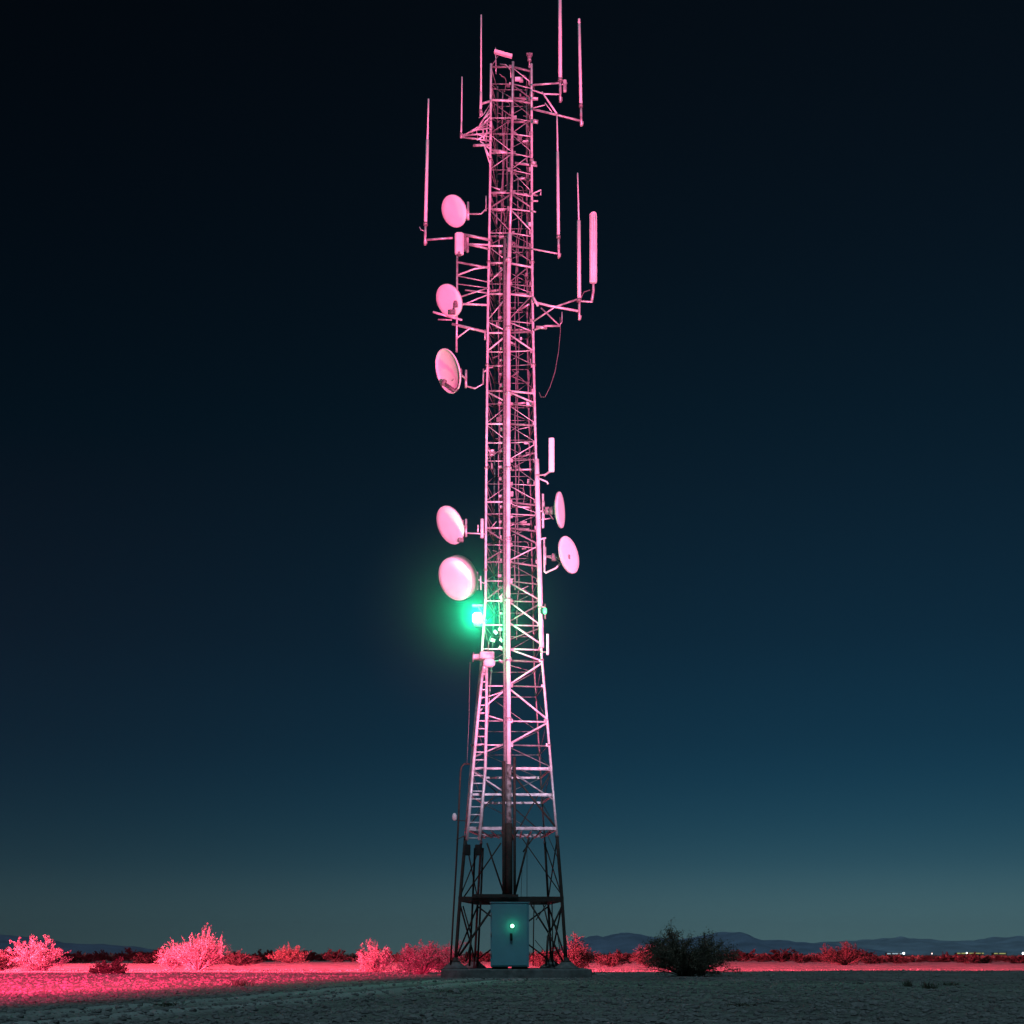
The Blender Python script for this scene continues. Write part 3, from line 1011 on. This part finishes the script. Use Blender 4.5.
# ------------------------------------------------------------------ green lamps on the mast
BC = P(477.3, 618, 46.7)
be = thing('beacon_lamp', 'glowing green beacon on the left of the mast', 'lamp', BC)
MB().lathe(BC + Vector((0, 0.03, -0.16)), (0, 0, 1), [(0.10, 0), (0.155, 0.04), (0.165, 0.16), (0.155, 0.28), (0.10, 0.33)], 24).build('lens', M['beacon'], be)
MB().lathe(BC + Vector((0, 0.03, -0.26)), (0, 0, 1), [(0.12, 0), (0.13, 0.04), (0.11, 0.095)], 20).build('base', M['steel_dull'], be)
MB().box(BC + Vector((0, 0.05, 0.42)), (0.36, 0.22, 0.05), bev=0.01).build('hood', M['steel_dull'], be)
MB().tube([BC + Vector((0.02, 0.1, 0.40)), BC + Vector((0.12, 0.28, 0.3)), BC + Vector((0.13, 0.28, -0.2)), BC + Vector((0.02, 0.06, -0.24))], 0.02, 6).build('bracket', M['steel_dull'], be)
MB().tube([BC + Vector((0.13, 0.28, -0.1)), P(486, 620, 47.5)], 0.03, 8).build('arm', M['steel'], be)
lamp('beacon_side_light', 'SPOT', BC + Vector((0.24, 0.0, 0)), 330, (0.01, 1.0, 0.36), aim=BC + Vector((5, 4.5, -1.0)), spot_size=R(125), spot_blend=0.5, shadow_soft_size=0.1)
lamp('beacon_light', 'SPOT', BC + Vector((0, -0.20, 0)), 1050, (0.01, 1.0, 0.42), aim=BC + Vector((0, -10, 4)), spot_size=R(178), spot_blend=0.25, shadow_soft_size=0.08)

sb = thing('signal_lamp', 'small green lamp clamped to the right leg', 'lamp', P(544.5, 612, 47.4))
MB().lathe(P(544.8, 614, 47.3), (0, 0, 1), [(0.04, 0), (0.07, 0.04), (0.07, 0.17), (0.03, 0.21)], 14).build('lens', M['signal'], sb)
MB().tube([P(545, 604, 47.4), P(545.2, 619, 47.4)], 0.03, 8).build('post', M['steel_dull'], sb)
MB().tube([P(545, 607, 47.4), P(539, 607, 47.5)], 0.025, 8).build('bracket', M['steel'], sb)

# service gear at the head of the ladder
su = thing('service_box', 'pale cluttered junction box at the head of the ladder', 'junction box', P(485, 662, 47.2))
MB().box(P(487, 656, 47.1), (0.50, 0.34, 0.26), bev=0.03).build('housing', M['steel'], su)
MB().box(P(477, 657, 47.1), (0.30, 0.24, 0.17), bev=0.03).build('side_box', M['steel'], su)
MB().lathe(P(489, 665, 47.05), (0, 0, 1), [(0.12, -0.06), (0.2, 0.0), (0.21, 0.12), (0.14, 0.2)], 16).build('drum', M['white'], su)
MB().tube([P(473, 662, 47), P(473.5, 652, 47)], 0.02, 6).build('handle', M['steel_dull'], su)
MB().tube([P(488, 652, 47.1), P(488.5, 643, 47.2), P(491, 636, 47.3)], 0.02, 6).build('cable', M['cable'], su)
MB().tube([P(499, 660, 47.1), P(503, 662, 47.2)], 0.04, 8).build('bracket', M['steel'], su)
MB().tube([P(485, 664, 47.1), P(483, 672, 47.2)], 0.07, 8).build('post', M['steel'], su)
for q0, q1 in (((494, 631), (497, 634)), ((491, 640), (495, 641)), ((500, 639), (503, 642)), ((499, 647), (505, 651)), ((500, 596), (503, 602)), ((502, 594), (506, 598))):
    MB().bar(P(*q0, dF(640) + 0.1), P(*q1, dF(640) + 0.1), 0.10, 0.10).build('lug', M['steel'], T)
MB().tube([P(470, 662, 46.9), P(469, 720, 46.95), P(467, 764, 47)], 0.008, 5).build('stay_wire', M['cable'], T)

# ------------------------------------------------------------------ pad, footings, cabinet
pad = thing('concrete_pad', 'low concrete pad under the mast and cabinet', 'foundation', (0.1, 48.4, 0))
pf = 45.9
x0, x1 = (441 - 512) * pf / F_PX, (592 - 512) * pf / F_PX
MB().box(((x0 + x1) / 2, pf + 2.7, 0.10), (x1 - x0, 5.4, 0.36), bev=0.03).build('slab', M['concrete'], pad)
for i in range(4):
    c = corner(967, i)
    f = MB()
    f.lathe((c.x, c.y, 0.27), (0, 0, 1), [(0.44, 0), (0.40, 0.06), (0.22, 0.19), (0.20, 0.24)], 8)
    f.build('footing', M['concrete'], pad)
    MB().lathe((c.x, c.y, 0.51), (0, 0, 1), [(0.17, 0), (0.17, 0.03), (0.10, 0.06), (0.09, 0.16)], 12).build('base_plate', M['rust_shade'], pad)

cb = thing('equipment_cabinet', 'pale teal steel cabinet with a green indicator light', 'cabinet', P(509.5, 969, 46.3))
dc = 46.25
xl, xr = P(490.5, 900, dc).x, P(529, 900, dc).x
zb, zt = 0.36, P(500, 903, dc).z
cxm, wdt = (xl + xr) / 2, xr - xl
MB().box((cxm, dc + 0.42, (zb + zt) / 2), (wdt, 0.84, zt - zb), bev=0.015).build('body', M['cabinet'], cb)
door = MB().box((cxm - 0.01, dc - 0.016, (zb + zt) / 2), (wdt - 0.10, 0.03, zt - zb - 0.09), bev=0.008).build('door', M['cabinet'], cb)
hp = P(511.2, 937, dc - 0.06)
hd = MB().box(hp, (0.085, 0.05, 0.25), bev=0.012)
hd.box(hp + Vector((0, -0.04, 0.02)), (0.05, 0.04, 0.17), bev=0.01)
hd.build('handle', M['cabinet_dark'], door)
lp = P(512.3, 926, dc - 0.04)
MB().lathe(lp, (0, -1, 0), [(0.085, -0.005), (0.085, 0.02), (0.07, 0.03)], 20).build('light_bezel', M['cabinet_dark'], door)
MB().lathe(lp + Vector((0, -0.031, 0)), (0, -1, 0), [(0.066, 0), (0.055, 0.025), (0.02, 0.04)], 20).build('indicator_light', M['led'], door)
lamp('indicator_glow', 'POINT', lp + Vector((0, -0.16, 0)), 0.9, (0.05, 1.0, 0.45), shadow_soft_size=0.03)
for s in (-1, 1):
    MB().box((cxm + s * wdt * 0.26, dc + 0.42, 0.318), (wdt * 0.42, 0.7, 0.08)).build('plinth', M['cabinet_dark'], cb)
hg = MB()
for z in (0.7, 1.35, 2.0):
    hg.tube([(xl + 0.028, dc - 0.02, z), (xl + 0.028, dc - 0.02, z + 0.16)], 0.018, 8)
hg.build('hinge', M['steel_dull'], door)
MB().box((cxm, dc + 0.42, zt + 0.018), (wdt + 0.06, 0.9, 0.03), bev=0.008).build('lid', M['cabinet'], cb)


# ------------------------------------------------------------------ shrubs
def shrub_mesh(seed, w, h, leaves, leaf, n_stem=26, sub=4, up=0.55, parent=None, leaf_m='leaf_pale', twig_m='twig', loc=(0, 0, 0), squash=0.7):
    """Branching desert bush: stems fan out from the root, twigs split off, small leaf faces cluster along the twigs."""
    r = np.random.default_rng(seed)
    mb = MB()
    tips = []
    lobes = [(r.uniform(0, 6.28), r.uniform(0.85, 1.10)) for _ in range(9)]
    for s in range(n_stem):
        az = r.uniform(0, 2 * math.pi)
        reach = r.uniform(0.15, 1.0) ** 0.7
        lob = min(lobes, key=lambda q: abs(math.atan2(math.sin(q[0] - az), math.cos(q[0] - az))))[1]
        tx, ty = math.cos(az) * reach * w / 2 * lob, math.sin(az) * reach * w / 2 * squash * lob
        tz = h * (1 - up * reach ** 2) * (r.uniform(0.62, 1.08) if r.random() > 0.3 else r.uniform(0.18, 0.7)) * lob
        if r.random() < 0.12:
            tx, ty, tz = tx * 1.12, ty * 1.12, min(tz * 1.18, h * 1.08)
        p0 = np.array([tx * 0.05, ty * 0.05, 0.0])
        p3 = np.array([tx, ty, tz])
        pm = np.array([tx * 0.45 + r.normal() * 0.04 * w, ty * 0.45 + r.normal() * 0.04 * w, tz * 0.55])
        pts = []
        for u in (0, 0.25, 0.5, 0.75, 1.0):
            pts.append((1 - u) ** 2 * p0 + 2 * u * (1 - u) * pm + u * u * p3)
        k = h / 1.6
        mb.tube([tuple(p) for p in pts], [0.022 * k, 0.018 * k, 0.014 * k, 0.010 * k, 0.005 * k], 5)
        bare = r.random() < 0.16
        if not bare:
            tips.append((pts[2], pts[4]))
        for _ in range(sub):
            u = r.uniform(0.35, 0.95)
            b0 = (1 - u) ** 2 * p0 + 2 * u * (1 - u) * pm + u * u * p3
            dv = np.array([tx, ty, tz]) / max(1e-6, np.linalg.norm(p3)) + r.normal(size=3) * 0.65
            dv /= np.linalg.norm(dv)
            b1 = b0 + dv * h * r.uniform(0.14, 0.32)
            if b1[2] < 0.04:
                b1[2] = 0.04 + r.random() * 0.1
            mb.tube([tuple(b0), tuple(b0 * 0.5 + b1 * 0.5 + r.normal(size=3) * 0.02), tuple(b1)], [0.008 * k, 0.006 * k, 0.003 * k], 4)
            if not bare:
                tips.append((b0, b1))
    tw = mb.build('stems', M[twig_m], None)
    tw.parent = parent
    # leaf faces
    n = leaves
    ti = r.integers(0, len(tips), n)
    u = 0.93 - r.random(n) ** 1.3 * 0.75
    A = np.array([t[0] for t in tips])[ti]
    B = np.array([t[1] for t in tips])[ti]
    c = A + (B - A) * u[:, None] + r.normal(size=(n, 3)) * 0.035 * h
    c[:, 2] = np.maximum(c[:, 2], 0.03)
    a = r.normal(size=(n, 3))
    a /= np.linalg.norm(a, axis=1, keepdims=True)
    a[:, 2] += 0.5
    a /= np.linalg.norm(a, axis=1, keepdims=True)
    b = np.cross(a, r.normal(size=(n, 3)))
    b /= np.linalg.norm(b, axis=1, keepdims=True)
    s = leaf * r.uniform(0.6, 1.4, n)[:, None]
    V = np.stack([c - a * s, c + b * s * 0.45, c + a * s, c - b * s * 0.45], axis=1).reshape(-1, 3)
    Fc = np.arange(4 * n).reshape(n, 4)
    fo = raw_mesh('foliage', V, Fc, M[leaf_m])
    fo.parent = parent
    return tw, fo


def shrub(label, px, base_py, w_px, top_py, seed, leaf_m, twig_m, leaves=5000, leaf=0.05, dep=None, group='desert bushes on the flat', up=0.55, n_stem=26, sub=4):
    dep = dep or CAM_Z * F_PX / (base_py - H_PX)
    x = (px - 512) * dep / F_PX
    z = gz(x, dep) - 0.02
    w = 1.10 * w_px * dep / F_PX
    h = CAM_Z + (H_PX - top_py) * dep / F_PX - z
    t = thing('desert_shrub', label, 'bush', (x, dep, z), group)
    shrub_mesh(seed, w, h, int(leaves * 1.45), leaf * 0.64, int(n_stem * 2.2), sub + 2, up, t, leaf_m, twig_m)
    return t


shrub('wide pink lit bush near the left edge', 38, 971, 62, 939, 1, 'leaf_pale', 'twig_pale', 7000, 0.06)
shrub('low crimson bush right of the wide pink one', 110, 974, 40, 957, 2, 'leaf_red', 'twig', 3500, 0.05, up=0.75)
shrub('tall spiky pink bush with bare twigs reaching up', 199, 970.5, 56, 931, 3, 'leaf_pale', 'twig_pale', 3000, 0.055, n_stem=34, up=0.5)
shrub('small ragged pink bush leaning off the tall spiky one', 172, 970, 30, 941, 4, 'leaf_pale', 'twig_pale', 1500, 0.05, up=0.5)
shrub('small rounded pale pink bush left of the mast', 376, 972, 38, 943, 5, 'leaf_pale', 'twig_pale', 3800, 0.05)
shrub('broad dense pink bush beside the left footing', 422, 974.5, 62, 942, 6, 'leaf_pale', 'twig_pale', 8000, 0.05, up=0.45, n_stem=36)
shrub('small pink bush half behind the left mast leg', 452, 973, 26, 943, 16, 'leaf_pale', 'twig_pale', 2200, 0.05, up=0.5)
shrub('reddish bush just right of the right mast leg', 578, 969.5, 34, 936, 7, 'leaf_red', 'twig', 3500, 0.06, up=0.5)
shrub('large dark leafy bush standing unlit right of the pad', 686, 977, 98, 929, 8, 'leaf_dark', 'twig_dark', 17000, 0.046, up=0.45, n_stem=46, sub=6)
shrub('dull red bush half hidden by the large dark bush', 648, 967, 36, 944, 9, 'leaf_red', 'twig', 2800, 0.06)
shrub('dark brown bush alone on the far right of the flat', 845, 965, 56, 942.5, 10, 'leaf_red', 'twig_dark', 4200, 0.075, up=0.6)
shrub('spindly dark bush on the skyline left of the mast', 290, 963.5, 46, 944, 11, 'leaf_dark', 'twig_dark', 2600, 0.075, n_stem=30, up=0.6)
shrub('low red bush on the bright strip left of centre', 238, 966, 32, 951, 12, 'leaf_red', 'twig', 2200, 0.07)
shrub('low red bush cut by the left edge of the picture', 0, 971, 34, 951, 13, 'leaf_red', 'twig', 2200, 0.06)
shrub('low red bush behind the cabinet on its right', 548, 967.5, 40, 950, 14, 'leaf_red', 'twig', 2400, 0.07)
shrub('faint low red bush between the reddish bush and the dull one', 612, 966.5, 40, 951, 15, 'leaf_red', 'twig', 2600, 0.07)

# scrub line along the far edge of the flat: individual low bushes, then a far mass
protos = []
for k in range(5):
    hold = bpy.data.objects.new('shrub_hold', None)
    tw, fo = shrub_mesh(100 + k, 3.2, 1.25, 2600, 0.075, 34, 4, 0.55, None, 'leaf_scrub', 'twig_dark', squash=0.8)
    protos.append((tw, fo))
    bpy.data.objects.remove(hold)
r2 = random.Random(5)
cnt = 0
used = set()
SPOTS = []
for px in range(-40, 1070, 9):
    SPOTS.append((px + r2.uniform(-4, 4), r2.uniform(118, 185)))
for (px, dep) in SPOTS:
    x = (px - 512) * dep / F_PX
    k = r2.randrange(5)
    t = thing('scrub_bush', 'low dark bush in the scrub line along the far edge of the flat', 'bush', (x, dep, gz(x, dep) - 0.03), 'bushes of the far scrub line')
    sc = r2.uniform(0.55, 1.15) * (0.72 if px > 860 else 1.0)
    t.scale = (sc * r2.uniform(0.9, 1.7), sc, sc * r2.uniform(0.75, 1.15))
    t.rotation_euler.z = r2.uniform(0, 6.28)
    for q in protos[k]:
        o = q if (k, q.name) not in used and q.parent is None else q.copy()
        if o is not q:
            COL.objects.link(o)
        used.add((k, q.name))
        o.parent = t
for tw, fo in protos:
    for q in (tw, fo):
        if q.parent is None:
            bpy.data.objects.remove(q)

rs = np.random.default_rng(21)
n = 26000
dep = rs.uniform(190, 420, n)
px = rs.uniform(-420, 1450, n)
xx = (px - 512) * dep / F_PX
clump = np.array([0.5 + 0.5 * noise.noise(Vector((x * 0.10, d * 0.06, 0.3))) for x, d in zip(xx, dep)])
hh = np.clip(clump * 1.5 * np.where(px > 860, 0.7, 1.0), 0.25, 1.6)
c = np.stack([xx, dep, rs.random(n) ** 0.8 * hh], axis=1)
a = rs.normal(size=(n, 3)); a[:, 2] += 0.7
a /= np.linalg.norm(a, axis=1, keepdims=True)
b = np.cross(a, rs.normal(size=(n, 3))); b /= np.linalg.norm(b, axis=1, keepdims=True)
s = rs.uniform(0.12, 0.34, n)[:, None]
V = np.stack([c - a * s, c + b * s * 0.5, c + a * s, c - b * s * 0.5], axis=1).reshape(-1, 3)
fs = raw_mesh('scrub', V, np.arange(4 * n).reshape(n, 4), M['leaf_dark'])
tag(fs, 'far dark scrub below the mountains, one unbroken band', 'scrub', kind='stuff')

# dry weed tufts on the dark foreground
WEEDS = [(241, 986, 22, 9, 'dark weed tuft beside the wheel tracks'), (168, 1006, 26, 6, 'flat weed patch in the left foreground shadow'), (94, 1010, 14, 7, 'small upright weed at the lower left'),
         (665, 1001, 11, 5, 'lone weed tuft in front of the large dark bush'), (547, 1012, 12, 3, 'thin dry weed low in the middle foreground'), (908, 986, 8, 8, 'upright weed sprig, left of the pair on the right'),
         (928, 988, 13, 9, 'bushy weed sprig, right of the pair on the right'), (950, 985, 16, 5, 'spreading weed right of the two sprigs'), (742, 1007, 24, 5, 'wide flat weed patch in the right foreground'),
         (450, 992, 22, 4, 'dark weed patch in front of the pad')]
for k, (px, py, wpx, hpx, lab) in enumerate(WEEDS):
    dep = CAM_Z * F_PX / (py - H_PX)
    x = (px - 512) * dep / F_PX
    t = thing('dry_weed', lab, 'weed', (x, dep, gz(x, dep) - 0.01), 'dry weeds on the dark foreground')
    r = np.random.default_rng(300 + k)
    n = 70
    w, h = wpx * dep / F_PX, hpx * dep / F_PX
    root = np.stack([r.normal(size=n) * w * 0.28, r.normal(size=n) * w * 0.4, np.zeros(n)], axis=1)
    d = np.stack([r.normal(size=n) * w * 0.22, r.normal(size=n) * w * 0.2, h * r.uniform(0.3, 1.0, n)], axis=1)
    side = np.stack([r.normal(size=n), r.normal(size=n), np.zeros(n)], axis=1)
    side /= np.linalg.norm(side, axis=1, keepdims=True)
    q = 0.009
    V = np.stack([root - side * q, root + side * q, root + d * 0.6 + side * q * 1.4, root + d], axis=1).reshape(-1, 3)
    raw_mesh('blades', V, np.arange(4 * n).reshape(n, 4), M['weed'], t)
    mb = MB()
    for _ in range(7):
        e = (r.normal() * w * 0.3, r.normal() * w * 0.25, h * r.uniform(0.5, 1))
        mb.tube([(0, 0, 0), (e[0] * 0.4, e[1] * 0.4, e[2] * 0.6), e], [0.008, 0.006, 0.003], 4)
    st = mb.build('stems', M['twig_dark'], None)
    st.parent = t

# ------------------------------------------------------------------ the far town at the right
TD = 1500


def px_x(px, dep=TD):
    return (px - 512) * dep / F_PX


def shed(label, p0, p1, py0, py1, m):
    x0, x1 = px_x(p0), px_x(p1)
    t = thing('long_shed', label, 'building', ((x0 + x1) / 2, TD, 0), 'lit sheds of the far town')
    MB().box(((x0 + x1) / 2, TD + 4, 1.55), (x1 - x0, 8, 3.1)).build('wall', M['far_wall'], t)
    rf = MB().box(((x0 + x1) / 2, TD + 4, 3.2), (x1 - x0 + 0.4, 9, 0.2))
    rf.build('roof', M['far_wall'], t)
    za, zb_ = CAM_Z + (H_PX - py1) * TD / F_PX, CAM_Z + (H_PX - py0) * TD / F_PX
    wn = MB()
    k = max(3, int((p1 - p0) / 2.2))
    for i in range(k):
        a = x0 + (x1 - x0) * (i + 0.03) / k
        b_ = x0 + (x1 - x0) * (i + 0.97 - 0.5 * ((i * 7) % 3 == 1)) / k
        wn.box(((a + b_) / 2, TD - 0.03, (za + zb_) / 2), (b_ - a, 0.05, zb_ - za))
    wn.build('window', m, t)


shed('far shed with a cool white lit front, left end of the town lights', 887, 902, 953.1, 954.2, M['lamp_cool'])
shed('far shed with a yellow lit front, longest of the town lights', 957, 984, 952.8, 953.8, M['lamp_yellow'])
shed('far shed with a yellow lit front close to the right edge', 994, 1007, 953.0, 954.0, M['lamp_yellow'])


def yard_lamp(label, px, py, m, r):
    z = CAM_Z + (H_PX - py) * TD / F_PX
    x = px_x(px)
    t = thing('yard_lamp', label, 'street lamp', (x, TD - 12, 0), 'lamps of the far town')
    MB().tube([(x, TD - 12, 0), (x, TD - 12, z)], [0.16, 0.1], 8).build('pole', M['far_wall'], t)
    MB().lathe((x, TD - 12.4, z - r), (0, 0, 1), [(0.3 * r, 0), (0.85 * r, 0.3 * r), (r, r), (0.85 * r, 1.7 * r), (0.3 * r, 2 * r)], 12).build('lamp_head', m, t)


yard_lamp('white lamp at the right end of the cool lit shed', 900.5, 953.3, M['lamp_white'], 1.1)
yard_lamp('small pinkish lamp alone between the sheds', 928.5, 953.6, M['lamp_pink'], 0.7)
yard_lamp('bright white lamp close to the right edge of the picture', 1019, 953.4, M['lamp_white'], 1.2)
yard_lamp('small white lamp on the yellow lit shed', 963, 953, M['lamp_white'], 0.7)

# ------------------------------------------------------------------ night air
HAZE = 0.00005
if HAZE:
    hz = MB().box((0, 4300, 99), (16000, 9800, 202)).build('haze', bpy.data.materials.new('night_air'))
    hz['kind'] = 'stuff'
    m = hz.data.materials[0]
    m.use_nodes = True
    t = m.node_tree
    for nd in list(t.nodes):
        t.nodes.remove(nd)
    out = N(t, 'ShaderNodeOutputMaterial')
    pv = N(t, 'ShaderNodeVolumePrincipled')
    pv.inputs['Density'].default_value = HAZE
    pv.inputs['Color'].default_value = (0.85, 0.92, 1.0, 1)
    pv.inputs['Anisotropy'].default_value = 0.82
    t.links.new(pv.outputs[0], out.inputs['Volume'])
    tag(hz, 'thin night haze over the flat', 'haze')

# made-up ball of air round the beacon, added to imitate its lens halo
MR = 4.6
halo_ball = MB().lathe(BC + Vector((0, 0, -MR)), (0, 0, 1), [(MR * math.sin(math.pi * k / 24), MR - MR * math.cos(math.pi * k / 24)) for k in range(25)], 32)
mo = halo_ball.build('haze', bpy.data.materials.new('beacon_halo_air'))
m = mo.data.materials[0]
m.use_nodes = True
t = m.node_tree
for nd in list(t.nodes):
    t.nodes.remove(nd)
out = N(t, 'ShaderNodeOutputMaterial')
pv = N(t, 'ShaderNodeVolumePrincipled')
pv.inputs['Color'].default_value = (0.95, 0.97, 1.0, 1)
pv.inputs['Anisotropy'].default_value = 0.68
g = N(t, 'ShaderNodeNewGeometry')
ds = N(t, 'ShaderNodeVectorMath', operation='DISTANCE')
ds.inputs[1].default_value = BC
t.links.new(g.outputs['Position'], ds.inputs[0])
mr = N(t, 'ShaderNodeMapRange')
mr.inputs['From Min'].default_value = 0
mr.inputs['From Max'].default_value = MR
mr.inputs['To Min'].default_value = 1
mr.inputs['To Max'].default_value = 0
t.links.new(ds.outputs['Value'], mr.inputs[0])
pw = N(t, 'ShaderNodeMath', operation='POWER')
pw.inputs[1].default_value = 1.7
t.links.new(mr.outputs[0], pw.inputs[0])
mu = N(t, 'ShaderNodeMath', operation='MULTIPLY')
mu.inputs[1].default_value = 0.042
t.links.new(pw.outputs[0], mu.inputs[0])
t.links.new(mu.outputs[0], pv.inputs['Density'])
t.links.new(pv.outputs[0], out.inputs['Volume'])
mo['kind'] = 'stuff'
tag(mo, 'added ball of thin haze for the glow round the green beacon', 'haze')
